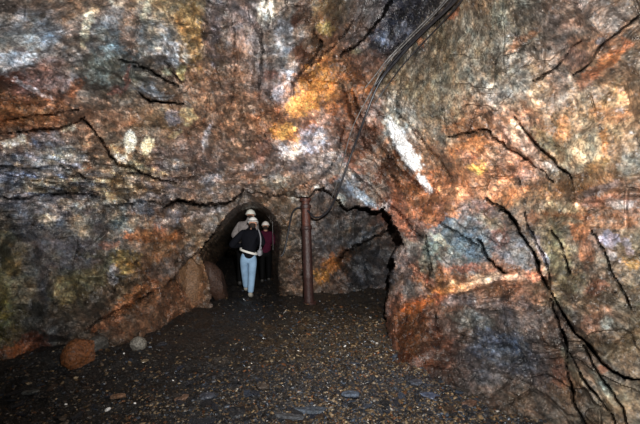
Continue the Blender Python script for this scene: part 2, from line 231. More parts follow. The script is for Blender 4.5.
# rock areas lightened or darkened in colour to stand in for light and shade (x, y, reach x, reach y, factor)
LIGHT_TONE = [(40,180,120,50,1.7),(20,125,70,26,1.15),(270,25,60,50,.55),(480,80,60,60,.72),(470,260,60,40,.85),(400,165,50,40,.7),(450,345,70,40,.66),(620,410,60,50,1.7),(215,245,22,40,1.9),(80,255,110,40,.72),(200,290,30,25,1.2),(640,20,60,50,.8),(150,20,70,50,.8),(590,210,60,70,.9),(300,90,30,30,1.2),(335,245,50,40,.62),(60,210,120,50,1.25)]
def paint(U, V, P):
    n = len(U)
    w1 = fbm(P * 3.1, 4, 5); w2 = fbm(P * 3.1 + 40, 4, 9)
    w3 = fbm(P * 13, 4, 11, .65); w4 = fbm(P * 13 + 40, 4, 12, .65)
    u = np.clip(U + w1 * 15 + w3 * 9, 0, 639.9); v = np.clip(V + w2 * 12 + w4 * 8, 0, 399.9)
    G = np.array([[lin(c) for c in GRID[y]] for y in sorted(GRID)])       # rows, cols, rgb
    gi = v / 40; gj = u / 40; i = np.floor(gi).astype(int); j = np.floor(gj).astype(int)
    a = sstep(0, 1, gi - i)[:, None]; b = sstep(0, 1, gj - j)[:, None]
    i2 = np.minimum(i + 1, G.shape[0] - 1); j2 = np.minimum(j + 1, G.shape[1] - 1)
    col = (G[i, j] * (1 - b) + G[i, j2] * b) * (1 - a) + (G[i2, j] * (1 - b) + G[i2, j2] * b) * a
    e1 = fbm(P * 7, 4, 21, .62); e2 = fbm(P * 7 + 9, 4, 23, .62); e3 = fbm(P * 12 + 3, 5, 25, .72)
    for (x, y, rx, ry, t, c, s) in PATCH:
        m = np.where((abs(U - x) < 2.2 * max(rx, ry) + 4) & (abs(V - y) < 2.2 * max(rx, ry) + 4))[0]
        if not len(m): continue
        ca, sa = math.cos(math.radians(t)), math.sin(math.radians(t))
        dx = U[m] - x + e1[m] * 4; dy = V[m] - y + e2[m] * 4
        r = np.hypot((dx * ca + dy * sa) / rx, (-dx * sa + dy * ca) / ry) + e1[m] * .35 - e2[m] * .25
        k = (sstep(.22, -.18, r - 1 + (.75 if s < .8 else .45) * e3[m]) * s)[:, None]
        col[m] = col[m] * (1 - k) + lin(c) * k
    col *= (1 - .42 * sstep(430, 600, U) * sstep(400, 330, V))[:, None]             # right-hand rock darkened in colour to offset the near flash
    for (x, y, rx, ry, k) in LIGHT_TONE: col *= (k ** np.exp(-((U - x) / rx) ** 2 - ((V - y) / ry) ** 2))[:, None]
    q = sstep(1.9, 4.0, col[:, 0] / np.maximum(col[:, 1], 1e-3))[:, None]
    col = col * (1 - q * np.array([.38, .16, .10]))
    return col

def mottle(P, col, U, V):
    """mineral grain, stains and flecks"""
    n1 = fbm(P * 9, 4, 31, .7); n2 = fbm(P * 22, 3, 33, .7)
    # streaks follow the bedding of each part of the rock
    def win(x, y, rx, ry): return np.exp(-((U - x) / rx) ** 2 - ((V - y) / ry) ** 2)
    st = 0; wsum = 1e-3
    for (x, y, rx, ry, ang) in [(50,180,90,45,0),(60,60,80,50,-12),(220,50,50,80,88),(150,250,60,50,35),(370,140,45,60,-52),(470,60,80,60,48),(590,60,60,60,42),(465,245,50,40,-38),(590,260,60,60,-60),(590,380,50,50,-50),(480,160,60,30,-20),(500,340,60,40,-15),(310,90,40,50,50),(330,240,50,50,35)]:
        w = win(x, y, rx, ry); m = np.where(w > .02)[0]
        if not len(m): continue
        s_ = np.zeros(len(U)); s_[m] = fbm(aniso(P[m], ang, 5, 17, 7), 4, 50 + int(x) % 7, .6)
        st = st + s_ * w; wsum = wsum + w
    st = st / np.maximum(wsum, .35)
    f = np.exp((.72 * n1 + .8 * n2 + 1.05 * st) * (.75 + .5 * calm) - .12 + .2 * (id2 - .5) + .30 * (id2 - .5) + .65 * (id3 - .5) )
    col = col * f[:, None]
    PM = np.array([(1.5,1.5,1.5),(.62,.66,.78),(1.25,1.08,.8),(.42,.42,.46),(.95,1.,1.12),(1.3,1.2,1.1),(.8,.72,.62)])
    for idd, wg in ((id3, .34), (id6, .85 * e5w), (id5, .35 * e5w)):
        t_ = PM[(np.floor(idd * 997) % 7).astype(int)]; col = col * (1 + (t_ - 1) * (wg if np.isscalar(wg) else wg[:, None]))
    lum = col.mean(1, keepdims=True)
    q = fbm(P * 5 + 70, 4, 41, .65)[:, None]                     # warm / cool drift
    col = col * np.where(q > 0, 1 + q * np.array([.26, .02, -.24]), 1 - q * np.array([-.22, .02, .26]))
    q2 = fbm(P * 13 + 20, 3, 43, .6)[:, None]
    col = col * (1 + q2 * np.array([.16, -.04, -.16]))
    dark = sstep(.20, .62, fbm(P * 11 + 5, 4, 45, .7))[:, None]; col = col * (1 - .72 * dark)
    wh = sstep(.46, .80, fbm(P * 15 + 31, 4, 47, .72))[:, None]; col = col * (1 - .55 * wh) + .55 * wh * (lum * .5 + np.array([.42, .40, .39]) * .8)
    g_ = col @ np.array([.3, .55, .15]); col = g_[:, None] + (col - g_[:, None]) * .92; col = col * np.array([.98, 1.0, 1.02])
    return np.clip(col, .006, .92)

# ------------------------------------------------------------------ rock shell
def axis(lo, f0, f1, hi, fine):
    mid = np.arange(f0, f1 + fine, fine)
    def out(d):
        r = []; x = 0; s = fine
        while x < d: s = min(s * 1.12, 30); x += s; r.append(x)
        return np.array(r)
    return np.r_[(f0 - out(f0 - lo))[::-1], mid, mid[-1] + out(hi - f1)]
us = axis(-700, -12, 652, 1340, 1.22); vs = axis(-560, -12, 432, 900, 1.22)
UU, VV = np.meshgrid(us, vs); U = UU.ravel(); V = VV.ravel(); NU, NV = len(us), len(vs)
def P_at(U, V, D): return np.stack([(U - CX) / F * D, D, CAMZ - (V - HY) / F * D], 1)
DA = rbf(A_CTRL)(U, V); DA = np.clip(DA, .6, 8)
P0 = P_at(U, V, DA)
# jitter so outlines are ragged like broken rock
jx = fbm(P0 * 7, 4, 3, .65) * 2.8; jy = fbm(P0 * 7 + 30, 4, 4, .65) * 2.8
Uj, Vj = U + jx, V + jy
opening = inpoly(Uj, Vj, OPEN)
DB = np.clip(rbf(B_CTRL)(U, V), 6, 10.5)
mouth = inpoly(Uj, Vj, MOUTH) & opening
th, R = angular_radius(MOUTH, 252, 236)
s = np.hypot(U - 252, V - 236) / np.interp(np.arctan2(V - 236, U - 252), th, R)
DT = 6.9 / np.clip(s, .40, 1.05)
D = np.where(opening, np.where(mouth, np.maximum(DT, 6.8), DB), DA)
P1 = P_at(U, V, D)
def regw(x, y, rx, ry): return np.exp(-((U - x) / rx) ** 2 - ((V - y) / ry) ** 2)
smoothz = np.clip(regw(460, 60, 90, 75) * 1.1 + regw(405, 140, 30, 45) + regw(560, 270, 40, 50) * .6 + regw(465, 242, 40, 25) * .7, 0, .85)
wp = P1 + .09 * np.stack([fbm(P1 * 1.3, 2, 60), fbm(P1 * 1.3, 2, 61), fbm(P1 * 1.3, 2, 62)], 1)
f1, e1, id1 = facet(wp * 1.25, 100); f2, e2, id2 = facet(wp * 2.8, 120, -1); f3, e3, id3 = facet((P1 + .05 * noise(P1 * 6, 2)[:, None]) * 7.0, 140)
calm = sstep(-.35, .45, fbm(P1 * .9 + 5, 2, 63)) * .85 + .3
disp = .34 * f1 + (.36 * f2 + .13 * f3) * calm + .03 * fbm(P1 * 2.2, 3, 64) + .014 * calm * fbm(P1 * 14, 3, 66, .6)
e5w = np.clip(regw(50, 175, 110, 36) + regw(150, 190, 80, 25) * .6 + regw(520, 345, 60, 50) * .4, 0, 1)
f5, e5, id5 = facet(wp * np.array([3.2, 3, 9.5]), 180); f6, e6, id6 = facet(wp * np.array([7, 6, 18]) + .4, 190)
fis = sstep(.05, .015, e2) * sstep(.1, .5, fbm(P1 * 1.1, 2, 68)) + .6 * sstep(.03, .008, e1) * sstep(-.1, .3, fbm(P1 * .8, 2, 67))
disp = disp * (1 - smoothz * .72) + .09 * fis * (1 - smoothz) + e5w * (.09 * f5 + .03 * f6 + .12 * sstep(.10, .03, e5) * (fbm(P1 * 2, 2, 69) > -.1) + .05 * sstep(.08, .02, e6))
# bedding steps
def bedding(ang, freq, amp, w, sd):
    c = aniso(P1, ang, 1, 1, 1)[:, 2] * freq + fbm(P1 * 1.5, 3, sd) * 1.2
    fr = c - np.floor(c); st = (fr ** 2.2) * (.5 + h3(np.floor(c), np.floor(c) * 0, np.floor(c) * 0, sd))
    return st * amp * w
# swells and proud blocks (x, y, reach x, reach y, tilt, how far proud of the wall)
for (x_, y_, rx, ry, t_, hgt) in [(187,150,26,17,20,.20),(100,72,20,20,0,.16),(64,292,17,15,0,.18),(93,152,17,22,15,.14),(155,90,26,9,22,.22),(40,108,60,14,5,.16),(22,252,20,20,0,.12),(122,300,34,9,-38,.2),(150,180,30,9,8,.14),
        (225,60,14,50,0,.12),(262,70,10,50,0,.10),(295,105,18,22,-20,.12),(308,70,12,9,-35,.18),(350,175,26,18,38,.14),(402,145,8,32,-28,.12),(384,150,4,36,-34,.10),(480,158,34,18,-15,.14),(515,140,8,26,-40,.14),(588,150,26,20,-10,.14),(600,196,44,6,-4,.12),
        (425,262,14,26,0,.12),(470,285,60,7,-12,.16),(520,330,26,22,20,.16),(465,325,22,22,0,.12),(585,300,26,36,20,.10),(590,385,9,40,-32,.14),(615,330,22,22,0,.1),(260,180,26,8,0,.1),(215,180,24,10,0,.12),(30,175,26,7,0,.12),(75,170,18,7,0,.1),(20,195,30,6,0,.1),(505,60,26,10,-35,.1),(600,60,30,9,-38,.12)]:
    ca, sa = math.cos(math.radians(t_)), math.sin(math.radians(t_)); dx, dy = Uj - x_, Vj - y_
    r = np.hypot((dx * ca + dy * sa) / rx, (-dx * sa + dy * ca) / ry)
    disp -= np.where(opening, 0, hgt * sstep(1.15, .55, r))
disp += bedding(47, 3.2, .07, np.clip(regw(470, 50, 100, 70), 0, 1), 71)
disp += bedding(-35, 14, .02, regw(505, 92, 32, 24), 72)
disp += bedding(3, 6, .06, regw(60, 178, 95, 34), 73)
disp += bedding(-38, 7, .05, regw(465, 242, 50, 34), 74)
disp += bedding(-58, 3.5, .09, regw(590, 370, 60, 60), 75)
disp += bedding(-52, 6, .08, regw(375, 145, 40, 50), 76)
disp += bedding(-12, 5, .07, regw(155, 85, 40, 30), 77)
disp += bedding(38, 4, .07, regw(140, 290, 60, 40), 78)
disp += bedding(50, 7, .06, regw(330, 40, 40, 45), 79)
wn = np.maximum(fbm(P0 * 5, 3, 80) * 1.3, -.5)
for lst, reg in ((CRACKS, ~opening), (INNER, opening & ~mouth)):
    for (pts, hw, gd, rec, reach) in lst:
        a = np.array(pts); pad = reach * 3 + 6
        m = np.where(reg & (U > a[:, 0].min() - pad) & (U < a[:, 0].max() + pad) & (V > a[:, 1].min() - pad) & (V < a[:, 1].max() + pad))[0]
        if not len(m): continue
        d, sd, run = pdist(Uj[m], Vj[m], pts)
        taper = sstep(-.001, .12, run) * sstep(1.001, .88, run)
        hwm = hw * .72 * (.62 + .9 * wn[m]) * (.3 + .7 * taper) + .12
        disp[m] += gd * sstep(hwm + .6, hwm - .6, d)
        disp[m] += abs(rec) * np.exp(-d / reach) * taper * ((sd * np.sign(rec)) > 0)
# rounded shoulder where the slab leans over the tunnel mouth, proud of the rock beside it
d, sd, run = pdist(U, V, SLAB); m = (~opening) & (d < 40)
disp[m] -= .18 * np.exp(-(d[m] / 8) ** 2)
disp = disp * np.clip(D / 4.5, .45, 1.15)
D2 = D + disp
P = P_at(U, V, D2)
quad = np.arange(NU * NV).reshape(NV, NU)
FQ = np.stack([quad[:-1, :-1], quad[1:, :-1], quad[1:, 1:], quad[:-1, 1:]], -1).reshape(-1, 4)
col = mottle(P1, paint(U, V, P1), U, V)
qe = fbm(P1 * 10, 5, 26, .7)
for (x_, y_, rx, ry, t_, c_, s_) in PATCH:                    # pale mineral bands and the slab's painted wet sheen keep an even colour
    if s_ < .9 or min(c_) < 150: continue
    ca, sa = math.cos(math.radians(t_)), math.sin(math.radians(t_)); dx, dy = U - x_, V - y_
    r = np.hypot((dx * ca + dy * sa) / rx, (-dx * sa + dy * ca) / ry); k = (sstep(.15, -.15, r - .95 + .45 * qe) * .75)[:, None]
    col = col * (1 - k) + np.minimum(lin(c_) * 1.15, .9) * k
_, ee, _ = facet(P1 * 2.1, 160)
# material mask in alpha: how wet / glossy
wet = np.clip(.45 + .5 * fbm(P1 * 1.7, 3, 90) + .35 * regw(440, 80, 90, 80) + .5 * regw(400, 140, 30, 40) + .3 * regw(415, 330, 40, 50), 0, 1)
RGBA = np.c_[col, wet]
FU = U[FQ].mean(1); FV = V[FQ].mean(1); FO = opening[FQ].all(1)
rb = np.where(FV < 65, 385 + (65 - FV) * 1.1, np.where(FV < 200, 392, 388))
part = np.where(FO, 3, np.where(FU > rb, 2, np.where(FV < 70 + 6 * np.sin(FU / 23), 1, 0)))

def rock_material(name, col_attr=True, base=(.2, .2, .2), rough=(.62, .30), bump=.012, gain=1.0, fleck=.5, scale=1.):
    m = bpy.data.materials.new(name); m.use_nodes = True; nt = m.node_tree; N = nt.nodes; L = nt.links
    b = N['Principled BSDF']; geo = N.new('ShaderNodeNewGeometry')
    if name in ('post_rust', 'stone'): geo = N.new('ShaderNodeTexCoord'); src = geo.outputs['Object']
    else: src = geo.outputs['Position']
    def nz(sc, det, rg=.6):
        n = N.new('ShaderNodeTexNoise'); n.inputs['Scale'].default_value = sc * scale; n.inputs['Detail'].default_value = det; n.inputs['Roughness'].default_value = rg
        L.new(src, n.inputs['Vector']); return n
    if col_attr:
        at_ = N.new('ShaderNodeAttribute'); at_.attribute_name = 'Col'; c = at_.outputs['Color']; wetv = at_.outputs['Alpha']
    else:
        r = N.new('ShaderNodeRGB'); r.outputs[0].default_value = (*base, 1); c = r.outputs[0]; wetv = None
    n1 = nz(38, 4, .7)
    mr = N.new('ShaderNodeMapRange'); mr.inputs[1].default_value = .34; mr.inputs[2].default_value = .66; mr.inputs[3].default_value = .32 * gain; mr.inputs[4].default_value = 1.75 * gain
    L.new(n1.outputs[0], mr.inputs[0])
    mx = N.new('ShaderNodeMix'); mx.data_type = 'RGBA'; mx.blend_type = 'MULTIPLY'; mx.inputs[0].default_value = 1; L.new(c, mx.inputs[6])
    cb = N.new('ShaderNodeCombineColor'); [L.new(mr.outputs[0], cb.inputs[k]) for k in range(3)]; L.new(cb.outputs[0], mx.inputs[7])
    # pale mineral flecks
    n2 = nz(58, 2, .6); rp = N.new('ShaderNodeMapRange'); rp.inputs[1].default_value = .62; rp.inputs[2].default_value = .74; rp.inputs[4].default_value = fleck; L.new(n2.outputs[0], rp.inputs[0])
    mx2 = N.new('ShaderNodeMix'); mx2.data_type = 'RGBA'; L.new(rp.outputs[0], mx2.inputs[0]); L.new(mx.outputs[2], mx2.inputs[6]); mx2.inputs[7].default_value = (.55, .5, .45, 1)
    L.new(mx2.outputs[2], b.inputs['Base Color'])
    n3 = nz(16, 3); rr = N.new('ShaderNodeMapRange'); rr.inputs[1].default_value = .35; rr.inputs[2].default_value = .65; rr.inputs[3].default_value = rough[0]; rr.inputs[4].default_value = rough[1]
    if wetv is not None:
        ad = N.new('ShaderNodeMath'); ad.operation = 'MULTIPLY_ADD'; L.new(wetv, ad.inputs[0]); ad.inputs[1].default_value = .4; 
        sb = N.new('ShaderNodeMath'); sb.operation = 'SUBTRACT'; L.new(n3.outputs[0], sb.inputs[0]); sb.inputs[1].default_value = .2
        L.new(sb.outputs[0], ad.inputs[2]); L.new(ad.outputs[0], rr.inputs[0])
    else: L.new(n3.outputs[0], rr.inputs[0])
    L.new(rr.outputs[0], b.inputs['Roughness'])
    nb = nz(30, 8, .68); bp = N.new('ShaderNodeBump'); bp.inputs['Strength'].default_value = .9; bp.inputs['Distance'].default_value = bump
    vo = N.new('ShaderNodeTexVoronoi'); vo.inputs['Scale'].default_value = 26 * scale
    va = N.new('ShaderNodeVectorMath'); va.operation = 'MULTIPLY_ADD'; L.new(nb.outputs['Color'], va.inputs[0]); va.inputs[1].default_value = (.09,) * 3; L.new(src, va.inputs[2]); L.new(va.outputs[0], vo.inputs['Vector'])
    hm = N.new('ShaderNodeMath'); hm.operation = 'MULTIPLY_ADD'; L.new(vo.outputs['Distance'], hm.inputs[0]); hm.inputs[1].default_value = .6; L.new(nb.outputs[0], hm.inputs[2])
    L.new(hm.outputs[0], bp.inputs['Height']); L.new(bp.outputs[0], b.inputs['Normal'])
    b.inputs['Specular IOR Level'].default_value = .5
    return m
ROCK = rock_material('rock', rough=(.62, .26), bump=.012, gain=1.0)
NAMES = {0: 'wall_left', 1: 'ceiling', 2: 'wall_right', 3: 'wall_back'}
for k, nm in NAMES.items():
    f = FQ[part == k]; ids, inv = np.unique(f, return_inverse=True)
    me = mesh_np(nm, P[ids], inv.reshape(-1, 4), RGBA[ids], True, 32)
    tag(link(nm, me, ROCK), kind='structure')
# rock behind the viewer, closing the chamber
loop = np.r_[quad[0, ::3], quad[::3, -1], quad[-1, ::-1][::3], quad[::-1, 0][::3]]
LP = P[loop]; rings = []; nr = 26
for k in range(nr):
    t = k / (nr - 1); sc = math.cos(t * math.pi / 2) ** .6 if k < nr - 1 else .01
    q = LP.copy(); q[:, 0] = LP[:, 0] * sc; q[:, 2] = 1.5 + (LP[:, 2] - 1.5) * sc; q[:, 1] = LP[:, 1] * (1 - t) + (-4.2) * t
    if k: q += (.22 * fbm(q * 1.2, 3, 95))[:, None] * np.array([1, 1, 1]) 
    rings.append(q)
RV = np.concatenate(rings); nl = len(loop)
RF = []
for k in range(nr - 1):
    a = np.arange(nl); b2 = (a + 1) % nl
    RF.append(np.stack([k * nl + a, k * nl + b2, (k + 1) * nl + b2, (k + 1) * nl + a], 1))
RF = np.concatenate(RF)
rc = np.tile(lin((112, 95, 80)), (len(RV), 1)); rc = np.clip(rc * np.exp(.5 * fbm(RV * 3, 4, 97))[:, None], .01, .8)
tag(link('wall_rear', mesh_np('wall_rear', RV, RF, np.c_[rc, np.full(len(RV), .4)], True, 35), ROCK), kind='structure')

# ------------------------------------------------------------------ floor
def floor_h(x, y):
    p = np.stack([x, y, x * 0], 1)
    z = .07 * fbm(p * .8, 3, 200)
    ax = sstep(-1.2, .3, x) * sstep(8, 5, y)
    f, e, _ = facet(np.stack([x * 3.6, y * 3.6, x * 0 + .5], 1), 210)
    g, e2, _ = facet(np.stack([x * 9, y * 9, x * 0 + .5], 1), 220)
    mud = np.exp(-((x + 1.45) / .75) ** 2 - ((y - 5.0) / 1.1) ** 2)
    rough = 1 - .8 * np.clip(mud, 0, 1)
    z = z + (.085 * f + .035 * g) * rough + .018 * fbm(p * 14, 3, 230) * rough
    z = z + .08 * sstep(7.4, 9.8, y) * sstep(.2, 1.2, x)            # gravel ramp in the side recess
    z = z + .16 * np.exp(-((x + 3.0) / .9) ** 2 - ((y - 3.9) / .5) ** 2)    # scree against the left wall
    return z
fy = F * CAMZ / (np.r_[np.arange(33, 60, 1.0), np.arange(60, 215, 1.25), np.arange(216, 420, 5)]); fy = np.r_[fy[::1], np.arange(1.2, -4.3, -.1)]
fu = np.arange(-420, 1061, 1.8)
FX = np.where(fy[:, None] > .9, (fu[None] - CX) / F * np.maximum(fy, 2.5)[:, None], (fu[None] - CX) / F * 2.5); FYY = np.repeat(fy[:, None], len(fu), 1)
x, y = FX.ravel(), FYY.ravel(); z = floor_h(x, y)
q = np.arange(len(x)).reshape(FX.shape); ff = np.stack([q[:-1, :-1], q[:-1, 1:], q[1:, 1:], q[1:, :-1]], -1).reshape(-1, 4)
pp = np.stack([x, y, z], 1)
fc = np.tile(lin((62, 58, 56)), (len(x), 1))
def fp(cx, cy, rx, ry, c, s):
    global fc
    r = np.hypot((x - cx) / rx, (y - cy) / ry) + .5 * fbm(pp * 3, 3, 240); k = (sstep(1.3, .5, r) * s)[:, None]; fc = fc * (1 - k) + lin(c) * k
fp(-1.4, 5.0, 1.0, 1.3, (84, 74, 66), .9); fp(.4, 4.7, 1.3, 1.9, (118, 98, 74), .8); fp(.9, 7.6, 1.5, 1.4, (100, 86, 72), .7); fp(.0, 3.2, 1.5, .7, (70, 76, 86), .6); fp(1.2, 3.9, .4, .5, (120, 64, 36), .7); fp(-2.6, 3.4, 1.4, .8, (40, 40, 42), .7); fp(1.0, 3.1, .8, .5, (60, 68, 86), .6); fp(-.4, 6.2, 1.6, .7, (72, 60, 48), .7)
fc = fc * np.exp(.7 * fbm(pp * 9, 4, 250, .7) + .4 * fbm(pp * 26, 3, 252, .7))[:, None]
qv = fbm(pp * 6, 3, 254, .6)[:, None]; fc = fc * np.where(qv > 0, 1 + qv * np.array([.5, .1, -.35]), 1 - qv * np.array([-.35, .05, .5]))
fc = np.clip(fc * .22, .003, .5)
FLOORM = rock_material('floor_mud', rough=(.7, .3), bump=.02, fleck=.25)
tag(link('floor', mesh_np('floor', pp, ff, np.c_[fc, np.full(len(x), .5)], True, 35), FLOORM), kind='structure')

# ------------------------------------------------------------------ gravel (uncountable) and loose stones
ico = [(-1,1.618,0),(1,1.618,0),(-1,-1.618,0),(1,-1.618,0),(0,-1,1.618),(0,1,1.618),(0,-1,-1.618),(0,1,-1.618),(1.618,0,-1),(1.618,0,1),(-1.618,0,-1),(-1.618,0,1)]
icf = [(0,11,5),(0,5,1),(0,1,7),(0,7,10),(0,10,11),(1,5,9),(5,11,4),(11,10,2),(10,7,6),(7,1,8),(3,9,4),(3,4,2),(3,2,6),(3,6,8),(3,8,9),(4,9,5),(2,4,11),(6,2,10),(8,6,7),(9,8,1)]
ico = np.array(ico) / 1.9; icf = np.array(icf)
def gravel():
    n = 30000
    # density highest on the trodden strip between the post and the viewer
    gu = rng.uniform(-60, 700, n * 3); gv = 222 + 33 + (rng.uniform(0, 1, n * 3) ** .75) * 200
    gy = F * CAMZ / (gv - 222); gx = (gu - CX) / F * gy
    dens = .18 + .9 * np.exp(-((gx - .45) / 1.0) ** 2 - ((gy - 4.4) / 1.8) ** 2) + .5 * np.exp(-((gx - .6) / 1.6) ** 2 - ((gy - 3.0) / .6) ** 2)
    dens *= 1 - .85 * np.exp(-((gx + 1.4) / .7) ** 2 - ((gy - 5.0) / 1.1) ** 2)
    lim = np.interp(gu, [0, 80, 130, 165, 215, 216, 282, 283, 345, 388, 389, 405, 450, 480, 520, 575, 640], [362, 354, 344, 326, 312, 262, 262, 294, 290, 285, 335, 360, 376, 386, 402, 426, 470])
    keep = (rng.uniform(0, 1, n * 3) < dens) & (gv > lim); gx, gy = gx[keep][:n], gy[keep][:n]; n = len(gx)
    sz = rng.lognormal(math.log(.0095), .38, n) * np.clip(gy / 4, .8, 1.3)
    ax = np.stack([sz * rng.uniform(.8, 2.0, n), sz * rng.uniform(.7, 1.3, n), sz * rng.uniform(.35, .9, n)], 1)
    ang = rng.uniform(0, 6.28, n)
    v = ico[None] * rng.uniform(.7, 1.25, (n, 12, 1)) * ax[:, None]
    ca, sa = np.cos(ang)[:, None], np.sin(ang)[:, None]
    tilt = rng.normal(0, .35, n)[:, None]
    X = v[..., 0] * ca - v[..., 1] * sa; Y = v[..., 0] * sa + v[..., 1] * ca; Z = v[..., 2] + X * tilt
    gz = floor_h(gx, gy) + ax[:, 2] * .25
    vv = np.stack([X + gx[:, None], Y + gy[:, None], Z + gz[:, None]], -1).reshape(-1, 3)
    fcs = (icf[None] + 12 * np.arange(n)[:, None, None]).reshape(-1, 3)
    pal = np.array([lin(c) for c in [(150,125,92),(128,104,76),(178,158,128),(98,86,74),(72,78,88),(56,58,64),(84,96,112),(140,92,58),(205,198,188),(110,100,90),(50,46,44)]])
    w = np.array([3,3,1.2,2.6,2.6,3,1.4,1.2,.18,2,2.5]); ci = rng.choice(len(pal), n, p=w / w.sum())
    cc = pal[ci] * rng.uniform(.14, .6, (n, 1)); cc = np.repeat(cc, 12, 0)
    me = mesh_np('gravel', vv, fcs, np.c_[cc, np.full(len(cc), .6)], False)
    tag(link('gravel', me, rock_material('gravel_mix', rough=(.55, .22), bump=.004, fleck=.2)), 'loose tan and slate grey gravel scattered over the mine floor', 'gravel', kind='stuff')
gravel()

STONE_MATS = {}
def smat(c, wetc=.3):
    k = (c, wetc)
    if k not in STONE_MATS: STONE_MATS[k] = rock_material('stone', False, tuple(lin(c)), rough=(.6, wetc), bump=.015, fleck=.3)
    return STONE_MATS[k]
def stone(name, label, cat, loc, size, c, rz=0, seed=0, flat=False, group=None, tilt=(0, 0), sink=.25, mat=None, orient=None, sub=3, rnd=0):
    bm = bmesh.new(); bmesh.ops.create_icosphere(bm, subdivisions=sub, radius=1)
    v = np.array([p.co[:] for p in bm.verts])
    # cut by random planes for broken faces
    r = np.random.default_rng(seed)
    for k in range(9 if not flat else 7):
        nrm = r.normal(size=3); 
        if flat: nrm[2] *= .25
        nrm /= np.linalg.norm(nrm); h = r.uniform(.62, .86) + rnd; dd = v @ nrm; ov = np.maximum(dd - h, 0); v = v - ov[:, None] * nrm
    if flat: v[:, 2] = np.clip(v[:, 2], -.45, .45)
    v = v * (1 + .06 * fbm(v * 2.2 + seed, 3, seed)[:, None]) * np.array(size)
    for p, q in zip(bm.verts, v): p.co = q
    me = bpy.data.meshes.new(name); bm.to_mesh(me); bm.free(); me.polygons.foreach_set('use_smooth', np.full(len(me.polygons), True)); me.set_sharp_from_angle(angle=math.radians(24))
    o = link(name, me, mat or smat(c)); o.location = loc; o.rotation_euler = (tilt[0], tilt[1], rz)
    tag(o, label, cat, group); return o
def on_floor(u, v, lift=0):
    Y = F * CAMZ / (v - HY)
    for _ in range(8):
        X = (u - CX) / F * Y; zz = float(floor_h(np.array([X]), np.array([Y]))[0]); Y = F * (CAMZ - zz) / (v - HY)
    return (X, Y, zz + lift)
p = on_floor(75, 364); stone('boulder', 'orange-brown rounded boulder at the foot of the left wall', 'boulder', (p[0], p[1], p[2] + .11), (.17, .18, .19), (104, 64, 36), .3, 3, tilt=(.2, .35), sub=4)
p = on_floor(92, 352); stone('boulder', 'dark grey stone tucked right behind the orange boulder', 'boulder', (p[0], p[1] + .05, p[2] + .05), (.13, .12, .13), (70, 68, 64), 1.3, 5)
p = on_floor(137, 349); stone('stone', 'small grey stone lying below the left wall', 'stone', (p[0], p[1], p[2] + .05), (.10, .09, .10), (110, 106, 98), .3, 8)
stone('boulder', 'big smooth brown boulder left of the tunnel mouth', 'boulder', at(190, 284, 6.45)[:], (.29, .36, .52), (112, 84, 60), .2, 11, tilt=(0, -.12), sub=4, rnd=.12)
stone('boulder', 'dark reddish boulder inside the tunnel mouth beside the walkers', 'boulder', at(214, 282, 7.1)[:], (.24, .34, .5), (66, 46, 36), .6, 12, tilt=(0, -.42), sub=4, rnd=.12)
p = on_floor(521, 386); stone('stone', 'rust-red flat stone at the foot of the right wall', 'stone', (p[0], p[1], p[2] + .03), (.085, .06, .045), (170, 80, 48), -.1, 14)
p = on_floor(429, 352)
SL = [(287,418,.035,.16,(64,66,70),1.35,'long dark slate splinter lying end-on near the bottom of the view'),(311,412,.05,.17,(60,68,78),1.6,'blue-grey slate splinter lying beside the long dark one'),
      (206,398,.10,.05,(58,62,72),.2,'wet blue-grey slate slab at the edge of the muddy path'),(238,416,.09,.06,(38,40,44),-.3,'black slate slab in the front row of rubble'),(350,396,.09,.05,(66,76,90),.1,'bluish slate slab in the middle of the gravel'),
      (430,398,.11,.06,(60,70,90),-.2,'blue slate slab below the rust-stained rock foot'),(415,384,.08,.05,(56,60,70),.5,'small blue-grey slate slab close to the rust-stained foot'),(182,400,.07,.04,(96,74,60),.4,'brownish slate slab on the left of the rubble'),
      (470,405,.08,.05,(84,62,50),.2,'brown slate slab near the bottom right of the floor'),(119,398,.08,.03,(112,84,64),.45,'tan sliver of slate on the dark floor below the left wall'),(33,394,.09,.035,(74,76,74),.5,'grey sliver of slate in the dark bottom left corner'),
      (262,388,.07,.05,(66,58,52),-.5,'dark brown slate slab above the two splinters')]
for k, (u, v, a, b, c, rz, lab) in enumerate(SL):
    p = on_floor(u, v); stone('slate_slab', lab, 'slate', (p[0], p[1], p[2] + .018), (a, b, .028), c, rz, 30 + k, True, 'broken slate slabs on the mine floor', tilt=(.08 * math.sin(k * 3), .1 * math.cos(k * 5)))
QZ = [(65,405,'pair of white'),(14,381,'x')]
for k, (u, v, a, lab) in enumerate([(66,405,.016,'white quartz chip glinting on the dark floor below the left wall'),(108,411,.028,'bluish-white quartz chip, largest of those at the bottom left'),(124,354,.020,'white quartz chip close under the left wall'),(173,381,.014,'white quartz chip on the left edge of the muddy path'),(345,347,.026,'white quartz chip on the gravel in front of the post'),(244,350,.016,'cream quartz chip alone on the muddy path'),(135,404,.016,'pale quartz chip right of the bluish-white one')]):
    p = on_floor(u, v); stone('quartz_chip', lab, 'stone', (p[0], p[1], p[2] + a * .5), (a, a * .6, a * .55), (225, 222, 218), k, 50 + k, group='quartz chips on the floor', sub=2)
